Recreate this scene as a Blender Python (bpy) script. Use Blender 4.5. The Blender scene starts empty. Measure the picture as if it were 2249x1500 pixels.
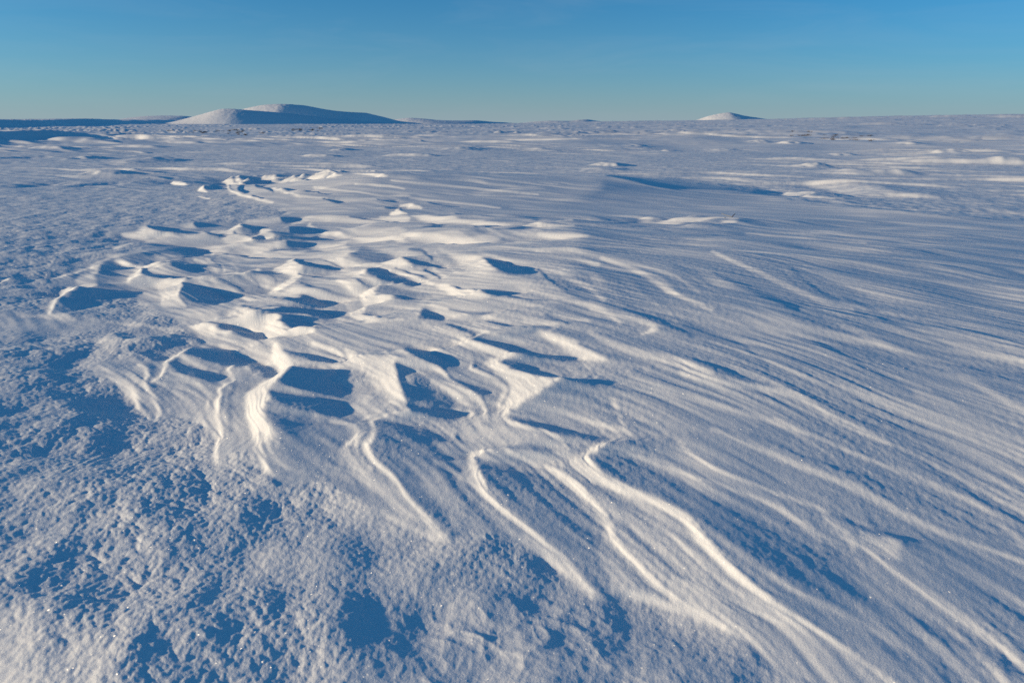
import bpy, math, random
import numpy as np

# ------------------------------------------------------------------ camera, sky, sun, exposure
H = 1.45                                   # eye height above the snow (m)
F = 1492.0 / 2249.0                        # focal length / picture width
PITCH = math.atan((750.0 - 272.0) / 1492.0)
SUN_ELEV = math.radians(7.2)
PHI = math.radians(-8.0)                   # sunlight travels to the right, turned this much towards the viewer
S = bpy.context.scene
COL = S.collection

cam_data = bpy.data.cameras.new("camera")
cam = bpy.data.objects.new("camera", cam_data)
COL.objects.link(cam)
cam.location = (0, 0, H)
cam.rotation_euler = (math.pi / 2 - PITCH, 0, 0)
cam_data.sensor_width = 36.0
cam_data.lens = 36.0 * F
cam_data.clip_start = 0.05
cam_data.clip_end = 40000
cam_data.dof.use_dof = True
cam_data.dof.focus_distance = 6.0
cam_data.dof.aperture_fstop = 5.0
S.camera = cam

W = bpy.data.worlds.new("World")
S.world = W
W.use_nodes = True
wn, wl = W.node_tree.nodes, W.node_tree.links
bg = wn["Background"]
sky = wn.new("ShaderNodeTexSky")
sky.sky_type = 'NISHITA'
sky.sun_disc = False
sky.sun_elevation = SUN_ELEV
SUN_DIR = (-math.cos(PHI) * math.cos(SUN_ELEV), math.sin(PHI) * math.cos(SUN_ELEV), math.sin(SUN_ELEV))
sky.sun_rotation = math.atan2(SUN_DIR[0], SUN_DIR[1])
sky.air_density = 0.8
sky.dust_density = 0.35
sky.ozone_density = 8.0
tint = wn.new("ShaderNodeMix")
tint.data_type = 'RGBA'
tint.blend_type = 'MULTIPLY'
tint.inputs[0].default_value = 1.0
wl.new(sky.outputs[0], tint.inputs[6])
tint.inputs[7].default_value = (1.8, 1.72, 1.12, 1)
# faint high cirrus
tc = wn.new("ShaderNodeTexCoord")
mp = wn.new("ShaderNodeMapping")
mp.inputs["Rotation"].default_value = (0, math.radians(-14), math.radians(20))
mp.inputs["Scale"].default_value = (2.2, 2.2, 16.0)
ci = wn.new("ShaderNodeTexNoise")
ci.inputs["Scale"].default_value = 1.6
ci.inputs["Detail"].default_value = 7.0
ci.inputs["Roughness"].default_value = 0.6
ci.inputs["Distortion"].default_value = 0.6
cr = wn.new("ShaderNodeMapRange")
cr.inputs["From Min"].default_value = 0.47
cr.inputs["From Max"].default_value = 0.80
cr.inputs["To Max"].default_value = 0.09
cm = wn.new("ShaderNodeMix")
cm.data_type = 'RGBA'
cm.inputs[7].default_value = (3.6, 3.9, 4.1, 1)
wl.new(tc.outputs["Generated"], mp.inputs[0])
wl.new(mp.outputs[0], ci.inputs["Vector"])
wl.new(ci.outputs["Fac"], cr.inputs["Value"])
wl.new(cr.outputs[0], cm.inputs[0])
wl.new(tint.outputs[2], cm.inputs[6])
# pale haze low over the horizon
sx = wn.new("ShaderNodeSeparateXYZ")
wl.new(tc.outputs["Generated"], sx.inputs[0])
hz_ = wn.new("ShaderNodeMath")
hz_.operation = 'MULTIPLY'
hz_.inputs[1].default_value = -13.0
wl.new(sx.outputs["Z"], hz_.inputs[0])
he = wn.new("ShaderNodeMath")
he.operation = 'EXPONENT'
wl.new(hz_.outputs[0], he.inputs[0])
hm = wn.new("ShaderNodeMath")
hm.operation = 'MULTIPLY'
hm.use_clamp = True
hm.inputs[1].default_value = 0.78
wl.new(he.outputs[0], hm.inputs[0])
hx = wn.new("ShaderNodeMix")
hx.data_type = 'RGBA'
hx.inputs[7].default_value = (2.25, 2.8, 3.25, 1)
wl.new(hm.outputs[0], hx.inputs[0])
wl.new(cm.outputs[2], hx.inputs[6])
wl.new(hx.outputs[2], bg.inputs[0])
bg.inputs[1].default_value = 0.145

sun_data = bpy.data.lights.new("sun", 'SUN')
sun_data.energy = 5.0
sun_data.angle = math.radians(0.8)
sun_data.color = (1.0, 0.79, 0.51)
sun = bpy.data.objects.new("sun", sun_data)
COL.objects.link(sun)
sun.location = (-30, 16, 20)
from mathutils import Vector
sun.rotation_euler = Vector(SUN_DIR).to_track_quat('Z', 'Y').to_euler()

S.view_settings.view_transform = 'Standard'
S.view_settings.look = 'None'
S.view_settings.exposure = 0.05
S.view_settings.gamma = 1.0
S.cycles.use_denoising = False
S.cycles.max_bounces = 5
S.cycles.diffuse_bounces = 4

# ------------------------------------------------------------------ survey chart: where each snow form lies
cp, sp = math.cos(PITCH), math.sin(PITCH)
FP = 1492.0


def chart_of(x, y, z):
    d = y * cp - (z - H) * sp
    d = np.maximum(d, 0.05)
    u = y * sp + (z - H) * cp
    return 1124.5 + FP * x / d, 750.0 - FP * u / d


def ground_at(px, py, z=0.0):
    """ground point seen at a chart position"""
    cx, cy = px - 1124.5, 750.0 - py
    fx, fy, fz = cx, FP * cp + cy * sp, -FP * sp + cy * cp
    k = (z - H) / fz
    return fx * k, fy * k


# sunlit faces (1) and shaded hollows (0) of the sastrugi; 0.4 is level snow
# P = closed outline: (value, soft edge, points)      L = band: (value, points with width)
FORMS = []


def P(v, f, *p):
    FORMS.append(('P', v, f, p))


def L(v, *p):
    FORMS.append(('L', v, 0, p))


# --- broad tones first
P(.5,25,(300,590),(480,520),(700,480),(900,480),(1250,500),(1250,640),(1150,720),(900,740),(700,700),(420,700),(250,650))
P(.5,14,(490,405),(560,400),(860,392),(1300,400),(1250,440),(900,450),(760,475),(640,472),(540,440))
P(.27,20,(500,900),(760,930),(960,1000),(1060,1080),(1200,1230),(1290,1320),(1100,1200),(960,1170),(860,1060),(700,1040),(630,1030),(600,960))
P(.3,25,(1130,860),(1300,870),(1450,960),(1500,1010),(1330,1000),(1150,930))
P(.3,25,(1320,1030),(1500,1080),(1800,1210),(2000,1330),(2249,1500),(2000,1500),(1700,1330),(1450,1130))
P(.2,60,(-290,700),(150,760),(300,900),(480,1040),(700,1090),(960,1210),(1180,1260),(1310,1350),(1500,1400),(1700,1520),(1700,1640),(-290,1640))
P(.36,30,(-290,420),(350,430),(450,470),(260,520),(150,600),(100,680),(-290,700))
# --- left crescent and its bowl
L(.95,(112,694,12),(122,668,15),(140,652,13),(160,643,10),(182,637,7),(215,634,5))
P(.12,5,(135,682),(150,660),(172,644),(215,650),(205,675),(160,684))
P(.0,3,(172,644),(190,640),(220,646),(256,660),(222,667),(195,662),(180,655))
L(.1,(124,686,4),(140,694,5),(160,700,4))
P(.75,5,(46,704),(100,700),(140,697),(148,697),(166,712),(140,717),(100,708))
P(.0,2,(219,586),(240,589),(270,594),(288,598),(260,599),(236,596),(222,591))
P(.75,6,(166,624),(180,612),(200,606),(218,602),(210,612),(212,628),(190,632),(170,630))
P(.8,5,(195,596),(210,586),(219,586),(226,594),(200,600))
P(.85,4,(254,580),(280,582),(310,596),(290,598),(262,588))
L(.65,(120,618,5),(170,605,7),(200,592,8),(240,577,8),(300,565,7),(360,553,5))
P(.1,4,(308,566),(325,558),(368,552),(420,553),(455,559),(464,566),(445,571),(400,570),(360,571),(330,573))
L(.08,(276,539,4),(320,545,6),(380,549,5),(415,552,3))
P(.75,4,(250,550),(280,540),(290,542),(262,553))
P(.95,4,(284,630),(296,618),(312,614),(311,600),(322,594),(312,596),(296,604),(282,620))
L(.85,(318,595,5),(360,586,5),(400,576,4),(440,570,4),(470,567,6))
P(.0,2,(311,602),(320,596),(326,606),(350,615),(400,620),(438,622),(400,628),(360,623),(330,615),(315,609))
P(.12,5,(375,588),(395,586),(425,592),(438,600),(420,606),(395,598))
L(.7,(430,580,6),(450,585,6),(470,596,6),(476,606,6))
L(.7,(455,578,6),(475,584,6),(490,594,6),(492,606,6))
L(.65,(480,576,6),(505,586,6),(520,596,6),(522,604,4))
L(.3,(468,580,4),(484,590,5),(486,602,4))
L(.3,(430,588,4),(455,598,5),(462,608,4))
L(.7,(350,597,4),(380,606,5),(400,612,5),(425,619,4))
P(.6,10,(284,630),(320,620),(350,640),(352,675),(320,662),(300,650))
P(.85,5,(325,618),(360,625),(400,629),(398,636),(392,652),(400,670),(408,680),(385,684),(356,680),(352,652),(340,636))
L(1,(402,631,7),(395,640,9),(392,652,10),(396,665,10),(406,678,9))
L(.85,(402,630,4),(440,623,4),(480,618,4),(540,606,4),(572,598,3))
P(.04,4,(398,641),(412,634),(440,640),(488,655),(494,664),(478,676),(450,676),(420,668),(401,653))
L(.5,(402,648,4),(420,658,4),(436,668,4))
L(.62,(440,629,5),(470,642,5),(492,655,5),(500,665,5))
L(.72,(466,624,6),(505,642,7),(534,660,9))
L(.62,(512,622,5),(545,640,6),(575,655,6))
L(.2,(484,622,4),(515,635,5),(538,648,5))
L(.25,(545,612,4),(565,625,4),(575,640,4))
L(.6,(560,607,6),(585,620,8),(592,635,8),(588,648,7))
L(.3,(595,612,5),(610,622,5),(608,632,4))
P(.12,3,(550,607),(575,602),(600,605),(612,609),(585,609),(560,611))
P(.95,4,(588,657),(610,640),(634,624),(652,604),(660,590),(663,616),(642,632),(612,648),(596,659))
P(1,3,(634,582),(646,583),(662,590),(659,600),(654,610),(662,617),(640,614),(620,606),(600,603),(612,594))
P(.55,14,(410,690),(470,682),(530,682),(570,660),(580,668),(520,704),(450,716),(400,712))
P(.9,5,(530,682),(560,688),(576,690),(554,697),(520,700),(490,704),(508,692))
P(.85,6,(586,658),(630,646),(646,636),(680,644),(740,658),(785,667),(740,670),(700,662),(670,660),(630,662))
L(.25,(660,632,5),(700,643,7),(745,653,7),(775,660,4))
P(.02,2,(582,657),(616,664),(640,663),(670,662),(696,666),(714,672),(718,682),(696,684),(670,680),(640,670),(610,665))
P(.0,2,(530,681),(544,680),(580,684),(640,686),(700,694),(732,698),(730,706),(710,708),(660,702),(620,696),(570,688))
P(.0,2,(554,697),(580,696),(610,704),(640,710),(680,718),(708,724),(684,728),(652,729),(620,718),(590,706))
P(1,3,(554,698),(590,708),(630,726),(652,731),(688,730),(690,738),(646,746),(614,755),(580,744),(540,728),(504,720),(480,717),(510,708))
P(.0,2,(448,719),(470,718),(504,722),(530,730),(570,744),(604,754),(570,756),(540,752),(510,742),(480,732))
P(.92,5,(412,728),(448,720),(480,734),(510,744),(496,752),(450,744),(430,736))
P(.55,10,(430,740),(500,752),(560,757),(620,756),(560,770),(480,768))
L(.9,(700,685,4),(732,695,5))
P(.0,2,(636,580),(652,582),(690,588),(720,593),(750,597),(720,598),(680,594))
L(.05,(654,608,3),(668,614,5),(690,617,4))
P(.85,4,(712,618),(750,610),(790,606),(816,596),(796,610),(770,616),(744,620))
L(.75,(710,575,6),(760,582,6),(800,590,6),(832,594,4))
L(.15,(702,575,3),(740,588,4),(760,594,4))
# --- hollows in the left foreground
P(.04,4,(404,790),(420,775),(450,775),(500,782),(530,792),(548,802),(538,816),(500,817),(470,810),(430,796))
P(.04,4,(374,808),(390,801),(404,810),(440,824),(480,832),(494,840),(470,853),(440,849),(400,835),(384,820))
L(.75,(400,796,7),(420,808,7),(450,822,6),(480,828,4))
L(.92,(420,775,6),(400,786,12),(380,795,15),(362,803,13),(368,816,14),(364,830,12),(350,846,10),(334,853,5))
P(.03,5,(288,772),(340,752),(366,750),(376,764),(380,772),(364,784),(364,796),(336,800),(320,792))
P(.15,6,(370,750),(420,745),(450,765),(420,772),(385,772))
P(.1,5,(325,808),(345,816),(340,845),(330,840))
L(.92,(300,808,5),(320,820,9),(326,836,13),(321,850,13),(325,866,13),(338,884,13),(348,904,10),(347,922,9),(341,938,4))
L(.2,(340,862,8),(356,882,10),(366,905,10))
L(.7,(216,816,16),(252,842,20),(280,858,20),(296,880,14),(300,905,8))
L(.93,(510,817,5),(500,824,9),(507,834,10),(512,841,9),(498,852,9),(484,864,10),(486,880,12),(478,900,14),(476,920,15),(480,938,13),(488,955,12),(490,975,10),(485,990,12),(484,1010,13),(482,1028,6))
L(.2,(520,850,8),(506,880,10),(505,920,12),(512,960,12))
L(.65,(400,838,6),(430,852,9),(452,866,11),(464,884,9),(462,905,7))
L(.6,(440,920,8),(448,940,9),(458,958,6))
# --- long bright ridge
P(.75,8,(486,770),(520,762),(560,775),(600,790),(630,800),(615,815),(580,812),(545,800),(515,782))
L(.95,(486,770,6),(510,782,7),(545,803,5))
P(.97,5,(608,766),(620,782),(636,800),(640,812),(624,828),(610,848),(597,862),(594,870),(597,884),(584,898),(581,914),(590,938),(606,960),(612,980),(600,985),(580,995),(570,985),(560,960),(545,930),(540,900),(545,875),(560,858),(585,838),(612,816),(595,800),(600,785),(598,770))
L(.9,(575,978,16),(583,1010,13),(591,1040,11),(604,1064,5))
L(.8,(596,980,10),(602,1010,9),(617,1030,8),(634,1045,4))
L(.7,(613,970,9),(620,1000,7))
P(.2,5,(545,808),(580,812),(612,824),(590,836),(550,825))
P(.03,4,(648,811),(670,814),(726,828),(740,831),(730,844),(750,858),(752,872),(746,887),(710,881),(670,871),(620,855),(616,840),(636,824))
P(.03,4,(592,872),(610,873),(650,880),(710,887),(746,894),(758,904),(754,920),(740,926),(690,922),(650,910),(600,888))
L(.5,(600,862,6),(640,870,9),(690,881,7),(742,891,4))
P(.18,18,(620,940),(700,950),(770,975),(740,1010),(660,990))
P(.04,3,(624,780),(640,782),(680,788),(720,798),(732,804),(722,808),(680,800),(640,788))
P(.72,8,(645,800),(726,812),(750,806),(765,785),(775,780),(790,794),(868,812),(888,890),(850,880),(790,830),(740,828),(660,812))
L(.85,(690,765,6),(735,778,9),(754,796,9))
L(.85,(758,778,10),(776,786,11),(800,800,10))
L(.9,(860,800,5),(872,830,8),(882,870,8),(888,896,6))
P(.05,4,(868,806),(890,816),(908,828),(892,838),(898,852),(918,874),(922,902),(950,907),(990,916),(1008,926),(998,936),(960,929),(910,919),(896,912),(884,880),(875,840))
P(.22,9,(905,835),(960,860),(1000,890),(990,910),(930,900),(910,870))
L(.92,(855,893,4),(880,902,6),(896,912,7))
L(.85,(894,917,4),(850,923,4),(815,934,6))
L(.95,(813,938,8),(822,958,12),(818,976,16),(806,992,20),(812,1012,20),(826,1032,20),(850,1050,18),(872,1072,16),(885,1092,14),(900,1115,14),(925,1142,14),(955,1178,12),(980,1202,6))
L(.8,(822,922,4),(794,930,5),(789,940,7),(804,958,7),(798,970,7),(786,982,9),(782,1000,9),(790,1020,9),(812,1045,9))
L(.75,(725,938,9),(760,942,11),(780,955,11),(788,966,10),(772,982,11),(758,1000,14),(768,1022,14),(795,1052,14),(830,1090,14),(870,1128,12),(905,1155,8))
P(.04,5,(822,938),(850,940),(890,948),(950,964),(978,976),(990,986),(960,990),(900,994),(855,988),(836,972))
P(.18,16,(840,990),(960,996),(1030,1010),(1010,1060),(950,1060),(900,1060),(850,1030))
P(.2,14,(880,1060),(930,1100),(1000,1190),(960,1165),(910,1110))
L(.5,(960,1030,10),(1010,1060,12),(1060,1100,12),(1110,1160,10))
# --- the branched ridge
P(.95,6,(990,758),(1030,757),(1090,774),(1134,790),(1150,796),(1110,799),(1080,792),(1030,776))
P(.92,6,(1100,794),(1112,798),(1104,812),(1130,824),(1186,840),(1230,844),(1234,849),(1200,868),(1186,880),(1150,898),(1124,912),(1112,922),(1116,934),(1103,920),(1100,900),(1110,875),(1118,855),(1085,825),(1065,812))
L(.85,(915,770,9),(960,778,10),(1010,795,13),(1040,808,13),(1036,824,11),(1070,840,15),(1108,862,17),(1112,880,13),(1098,902,13),(1098,922,11),(1112,938,11),(1150,951,11),(1195,962,11),(1225,977,13),(1245,998,13))
L(.85,(850,798,11),(890,808,13),(930,818,15),(970,830,15),(990,850,15),(1020,866,15),(1045,885,15),(1062,905,15),(1064,932,11))
L(.7,(950,850,9),(1000,880,11),(1030,905,12),(1040,930,12),(1042,948,8))
P(.04,4,(888,776),(920,780),(960,792),(990,806),(1006,816),(970,817),(930,804),(902,788))
P(.06,4,(988,840),(1010,848),(1050,862),(1074,870),(1080,880),(1060,880),(1030,866),(1002,852))
P(.15,5,(1105,810),(1112,802),(1140,804),(1170,818),(1224,840),(1180,836),(1140,826))
L(.02,(1120,822,4),(1170,834,6),(1220,841,6),(1260,847,8),(1300,852,7),(1338,856,3))
P(.02,4,(1030,754),(1060,752),(1100,766),(1150,784),(1210,794),(1270,802),(1230,803),(1170,798),(1130,788),(1080,772))
P(.02,4,(1114,926),(1150,934),(1200,945),(1250,957),(1300,972),(1350,983),(1300,984),(1250,971),(1190,957),(1140,944))
L(.5,(1200,872,8),(1300,905,10),(1420,940,10))
L(.6,(1170,898,8),(1280,935,10),(1380,967,10))
L(.65,(1345,890,8),(1370,940,10),(1390,975,8))
P(.45,10,(1000,960),(1100,950),(1180,965),(1230,1000),(1100,1000),(1020,990))
P(.08,6,(1110,992),(1150,990),(1220,998),(1200,1005),(1140,1003))
L(.95,(1090,996,5),(1050,1006,9),(1032,1016,15),(1040,1040,20),(1056,1072,22),(1066,1098,22),(1095,1128,22),(1130,1155,22),(1165,1185,22),(1195,1213,20),(1235,1240,16),(1265,1273,15),(1295,1310,11),(1318,1336,5))
P(.2,10,(1068,1030),(1110,1040),(1190,1062),(1240,1085),(1270,1120),(1310,1160),(1330,1190),(1320,1230),(1340,1300),(1310,1310),(1260,1250),(1200,1200),(1140,1145),(1088,1090),(1074,1060))
P(.05,10,(1068,1036),(1110,1044),(1160,1062),(1165,1085),(1125,1095),(1085,1072))
P(.65,14,(1130,1008),(1280,1010),(1300,1050),(1290,1090),(1250,1070),(1200,1035))
L(.92,(1110,1004,9),(1150,1018,13),(1190,1036,15),(1230,1058,22),(1262,1084,28),(1290,1112,26),(1320,1142,20),(1340,1170,18),(1348,1198,16),(1370,1228,18),(1400,1258,18),(1430,1290,18),(1470,1325,16),(1510,1352,14),(1560,1385,12),(1595,1405,6))
L(.97,(1328,992,9),(1292,1010,18),(1292,1030,24),(1305,1050,26),(1325,1068,26),(1360,1085,24),(1410,1105,24),(1460,1130,26),(1500,1155,26),(1530,1190,30),(1560,1225,28),(1600,1265,28),(1650,1310,24),(1700,1350,20),(1740,1380,18),(1800,1410,16),(1850,1440,16),(1890,1470,14),(1930,1500,12),(1980,1540,10))
P(.16,11,(1312,1018),(1345,1012),(1400,1028),(1500,1080),(1580,1118),(1680,1170),(1780,1215),(1850,1270),(1900,1330),(1870,1345),(1800,1325),(1730,1285),(1680,1250),(1620,1215),(1560,1180),(1500,1138),(1440,1108),(1380,1078),(1335,1055),(1314,1040))
L(.22,(1370,1165,14),(1430,1235,18),(1500,1290,16))
L(.55,(1470,1190,10),(1520,1240,12),(1540,1270,8))
L(.65,(1460,1040,6),(1500,1055,7),(1600,1087,9),(1700,1130,13),(1750,1163,13),(1790,1200,11),(1795,1228,5))
L(.75,(1490,985,6),(1520,1015,7),(1560,1040,9),(1633,1070,9),(1733,1110,9),(1790,1128,10),(1813,1157,13),(1850,1187,17),(1868,1222,8))
P(.66,9,(1883,1187),(1933,1193),(1967,1200),(1963,1237),(1933,1233),(1893,1207))
L(.1,(1810,1140,7),(1880,1170,11),(1950,1188,11),(2015,1205,6))
L(.25,(1975,1210,8),(2030,1250,16),(2110,1300,18),(2180,1340,12))
L(.75,(1867,1195,9),(1917,1240,11),(2000,1300,11),(2100,1373,13),(2200,1450,13),(2260,1500,10))
L(.55,(1867,1240,7),(1917,1290,9),(1983,1333,9),(2100,1420,10))
L(.7,(1687,1277,11),(1767,1330,11),(1833,1360,9),(1900,1393,9),(1960,1437,7))
L(.2,(1960,1340,12),(2060,1420,16),(2140,1480,14))
L(.6,(1500,1293,9),(1567,1327,9),(1667,1370,9),(1767,1410,9),(1833,1450,7))
L(.58,(1500,1343,9),(1567,1383,9),(1650,1430,8))
L(.68,(1560,955,12),(1640,990,15),(1767,1043,17),(1867,1083,19),(1967,1140,19),(2067,1187,15),(2167,1227,15),(2249,1257,15),(2400,1310,15))
L(.62,(1700,935,10),(1867,1007,13),(1967,1047,15),(2067,1093,15),(2167,1143,15),(2249,1213,13),(2400,1290,13))
L(.2,(1650,970,8),(1767,1020,9),(1900,1063,11),(1935,1090,8))
L(.2,(1940,1080,8),(2000,1110,11),(2133,1173,13),(2230,1213,11))
# --- upper middle
P(.74,2,(640,498),(660,488),(680,480),(724,479),(768,480),(800,486),(832,484),(838,480),(890,479),(902,486),(894,492),(856,494),(830,498),(780,496),(720,493),(682,492),(660,495))
L(.15,(768,482,2),(800,487,3),(860,495,2))
P(1,1.5,(856,476),(868,469),(873,463),(878,468),(896,476))
P(.9,2,(878,461),(900,453),(928,462))
P(.85,3,(902,480),(960,484),(1050,490),(1150,495),(1258,498),(1150,501),(1050,503),(1000,498),(940,493))
L(.1,(860,496,3),(930,500,5),(1000,506,5),(1080,508,4),(1200,504,3))
P(.85,3,(682,494),(684,502),(700,510),(720,518),(780,524),(750,528),(720,524),(695,515),(676,504))
P(.05,2,(640,506),(670,504),(690,510),(702,519),(680,518),(640,513))
P(.02,2,(552,524),(600,525),(690,530),(728,533),(690,538),(620,534))
P(.75,5,(760,512),(800,508),(868,505),(890,512),(880,520),(820,522),(785,522))
P(.8,3,(770,528),(850,530),(900,538),(860,540),(800,536))
P(.8,4,(880,526),(950,521),(1000,526),(1070,520),(1100,530),(1080,540),(1020,542),(960,538),(900,531))
P(.75,4,(1183,518),(1250,517),(1293,527),(1230,531),(1190,525))
L(.1,(850,542,3),(920,546,4),(1000,546,4),(1100,543,3))
P(.72,4,(700,548),(730,544),(760,537),(758,546),(768,556),(740,564),(710,558))
P(.85,4,(640,572),(700,566),(760,562),(792,552),(768,566),(740,572),(680,575))
P(.28,5,(766,566),(794,552),(840,560),(870,575),(830,580))
P(.97,4,(840,586),(860,578),(880,572),(892,582),(908,588),(876,594),(850,592))
L(.8,(740,572,6),(790,582,6),(840,592,5))
P(.2,4,(884,572),(920,580),(970,592),(920,592),(894,582))
L(.05,(905,591,4),(940,593,5),(972,594,3))
P(.8,6,(968,556),(1000,564),(1060,572),(1080,590),(1090,600),(1070,606),(1040,598),(1010,588),(990,570))
P(.12,5,(1062,572),(1120,585),(1165,610),(1130,612),(1095,602))
P(.2,5,(810,598),(840,598),(880,616),(920,634),(870,632),(830,622),(804,610))
L(.02,(830,621,4),(870,631,6),(917,635,4))
L(.85,(840,598,6),(890,612,7),(930,625,8),(955,632,7))
L(.7,(884,598,5),(915,605,6),(945,612,5))
L(.2,(870,598,4),(910,611,5),(940,619,5))
L(.15,(930,600,6),(960,612,6),(970,620,5))
L(.75,(950,598,5),(970,610,6),(982,618,6))
P(.93,4,(742,626),(768,638),(792,652),(804,646),(828,638),(864,632),(836,637),(820,652),(872,661),(850,670),(810,680),(794,672),(790,656),(764,642))
L(.75,(775,616,6),(810,624,7),(840,632,6))
L(.18,(785,625,5),(805,634,6),(822,638,5))
P(.33,4,(824,650),(840,637),(900,644),(952,658),(900,662),(840,657))
L(.03,(824,655,3),(860,661,4),(900,667,6),(927,669,4))
P(.9,4,(960,636),(984,634),(1010,644),(1050,646),(1076,658),(1060,665),(1010,664),(980,650))
P(.04,3,(1053,647),(1130,650),(1145,655),(1100,659),(1077,656))
L(.12,(1090,658,5),(1150,666,5),(1200,669,3))
L(.05,(990,637,3),(1020,643,4),(1052,646,3))
P(.52,3,(798,698),(806,681),(860,680),(928,690),(918,710),(870,708))
P(.9,3,(760,700),(790,690),(806,680),(799,700))
P(.95,3,(770,702),(795,701),(840,709),(890,712),(850,717),(800,719))
L(.02,(796,698,3),(830,703,4),(868,708,4))
L(.85,(914,696,5),(922,704,6))
P(.1,3,(929,690),(950,695),(972,708),(968,714),(920,711))
L(.7,(926,676,9),(970,690,13),(1020,702,15),(1060,706,13),(1085,700,7))
L(.25,(985,690,6),(1040,697,7),(1080,693,5))
L(.8,(930,722,9),(970,735,11),(1005,745,11),(1022,752,8))
L(.12,(980,722,7),(1010,732,9),(1042,743,6))
L(.8,(1032,720,6),(1055,730,7),(1074,739,6))
L(.1,(1068,715,5),(1100,722,7),(1155,733,5))
L(.8,(1024,753,6),(1045,745,6),(1065,741,4),(1110,741,4))
L(.12,(1070,746,4),(1130,746,4),(1180,740,4))
P(.85,8,(1190,744),(1215,745),(1260,762),(1310,788),(1332,802),(1290,804),(1255,790),(1215,765))
L(.6,(1275,810,5),(1285,820,7),(1302,838,6))
L(.65,(1150,715,9),(1200,725,9),(1225,729,9),(1212,739,7))
L(.2,(1200,702,7),(1230,715,8),(1247,725,6))
L(.62,(1215,700,7),(1260,712,7),(1295,718,7))
L(.65,(960,560,5),(960,575,6),(985,592,6),(1000,605,5))
L(.25,(900,555,8),(930,560,10),(945,575,8))
# --- back rows of pointed crests
P(.62,4,(536,492),(580,486),(616,482),(624,490),(590,498),(550,501))
P(.06,2,(616,482),(640,483),(664,486),(650,493),(628,493),(618,488))
P(.85,4,(270,523),(300,514),(323,502),(344,512),(380,517),(406,518),(360,522),(336,525),(316,530),(290,529))
P(0,1.5,(324,501),(336,501),(360,505),(384,511),(405,517),(388,518),(360,515),(336,508))
P(.72,3,(394,501),(410,499),(426,495),(440,503),(415,506))
P(.02,1.5,(426,495),(450,496),(472,500),(440,504),(430,501))
P(.76,5,(320,531),(360,523),(420,519),(452,512),(460,520),(484,522),(524,519),(552,525),(530,537),(510,550),(490,564),(464,563),(456,558),(430,552),(410,550),(380,545),(330,539))
P(1,2,(482,524),(486,520),(524,518),(554,525),(536,532),(500,535))
P(.03,1.5,(450,512),(462,514),(495,520),(484,525),(466,521))
P(.75,3,(464,512),(520,509),(540,517),(500,518))
P(.95,2,(498,511),(516,504),(527,497),(537,503),(520,509))
P(0,1.5,(528,499),(550,501),(590,507),(560,510),(536,505))
L(.05,(512,512,2),(530,514,3),(552,518,2))
P(.92,2,(550,522),(566,518),(572,507),(588,512),(613,523),(580,524))
P(.02,1.5,(554,524),(600,525),(690,530),(728,533),(690,538),(620,534))
P(.72,5,(502,560),(530,540),(570,538),(640,543),(680,556),(640,572),(590,574),(540,566))
P(.3,4,(590,553),(620,548),(660,549),(690,553),(650,557),(610,556))
P(.08,2,(630,541),(660,542),(692,546),(660,548),(636,545))
P(.03,1.5,(478,566),(500,563),(530,568),(580,575),(622,576),(560,575),(510,570))
L(.9,(626,509,3),(639,503,3))
# --- right-hand streaks
L(.62,(1290,740,11),(1330,760,16),(1380,780,20),(1440,795,22),(1500,812,22),(1560,830,18))
L(.25,(1270,765,8),(1340,793,11),(1410,812,9))
L(.6,(1560,560,8),(1633,593,11),(1733,640,15),(1817,677,15),(1870,692,11))
L(.2,(1567,608,7),(1633,640,15),(1700,668,15),(1748,692,9))
L(.25,(1733,600,7),(1800,650,9),(1838,668,7))
L(.2,(1850,662,9),(1930,697,11))
L(.55,(1760,690,12),(1833,717,16),(1967,783,20),(2100,833,20),(2233,910,16),(2380,970,16))
L(.22,(1927,710,9),(1983,733,13),(2083,773,9))
L(.2,(1783,760,9),(1883,810,13),(2000,877,13))
L(.24,(2050,873,11),(2167,933,13),(2245,965,9))
L(.22,(1500,723,13),(1617,767,16),(1690,815,11))
L(.22,(1533,807,13),(1633,843,15),(1705,868,11))
L(.62,(1500,830,20),(1600,856,19),(1733,880,17),(1833,935,15),(1950,990,12))
L(.6,(1380,840,10),(1500,883,14),(1630,920,16),(1760,965,12))
L(.65,(1050,560,8),(1150,590,12),(1230,610,14),(1290,640,14),(1330,670,12))
L(.25,(1180,600,8),(1230,640,10),(1290,670,10))
L(.65,(1140,640,10),(1230,665,14),(1320,690,14),(1360,720,10))
L(.7,(1300,690,9),(1400,715,14),(1440,730,16),(1410,745,10))
L(.2,(1370,690,9),(1450,720,12),(1520,750,12))
L(.6,(1320,575,10),(1400,605,14),(1470,650,14),(1560,690,12))
L(.6,(1180,560,9),(1250,575,14),(1310,590,14))
L(.3,(1500,524,5),(1640,524,5),(1760,533,5),(1900,550,8),(2100,570,13),(2249,590,18))
L(.55,(1640,520,5),(1740,527,6),(1900,541,7))
P(.82,3,(1400,496),(1470,490),(1560,482),(1620,488),(1540,493),(1480,500),(1430,500))
L(.2,(1260,500,3),(1340,503,4),(1420,503,4))
# --- far edge of the drift and the hollow behind it
P(.1,3,(1330,389),(1450,395),(1560,404),(1650,414),(1720,431),(1640,429),(1560,423),(1450,411))
P(.6,6,(1760,406),(1830,402),(1900,410),(1980,425),(2060,440),(1960,440),(1850,430))
P(.05,3,(1790,448),(1900,456),(2000,463),(2120,470),(2260,478),(2420,480),(2420,494),(2249,488),(2120,480),(1960,470))
P(.25,9,(1730,437),(1850,440),(2050,450),(2260,458),(2260,470),(2000,462),(1800,452))
P(.75,3,(1715,431),(1760,430),(1800,436),(1850,440),(1790,439))
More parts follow.
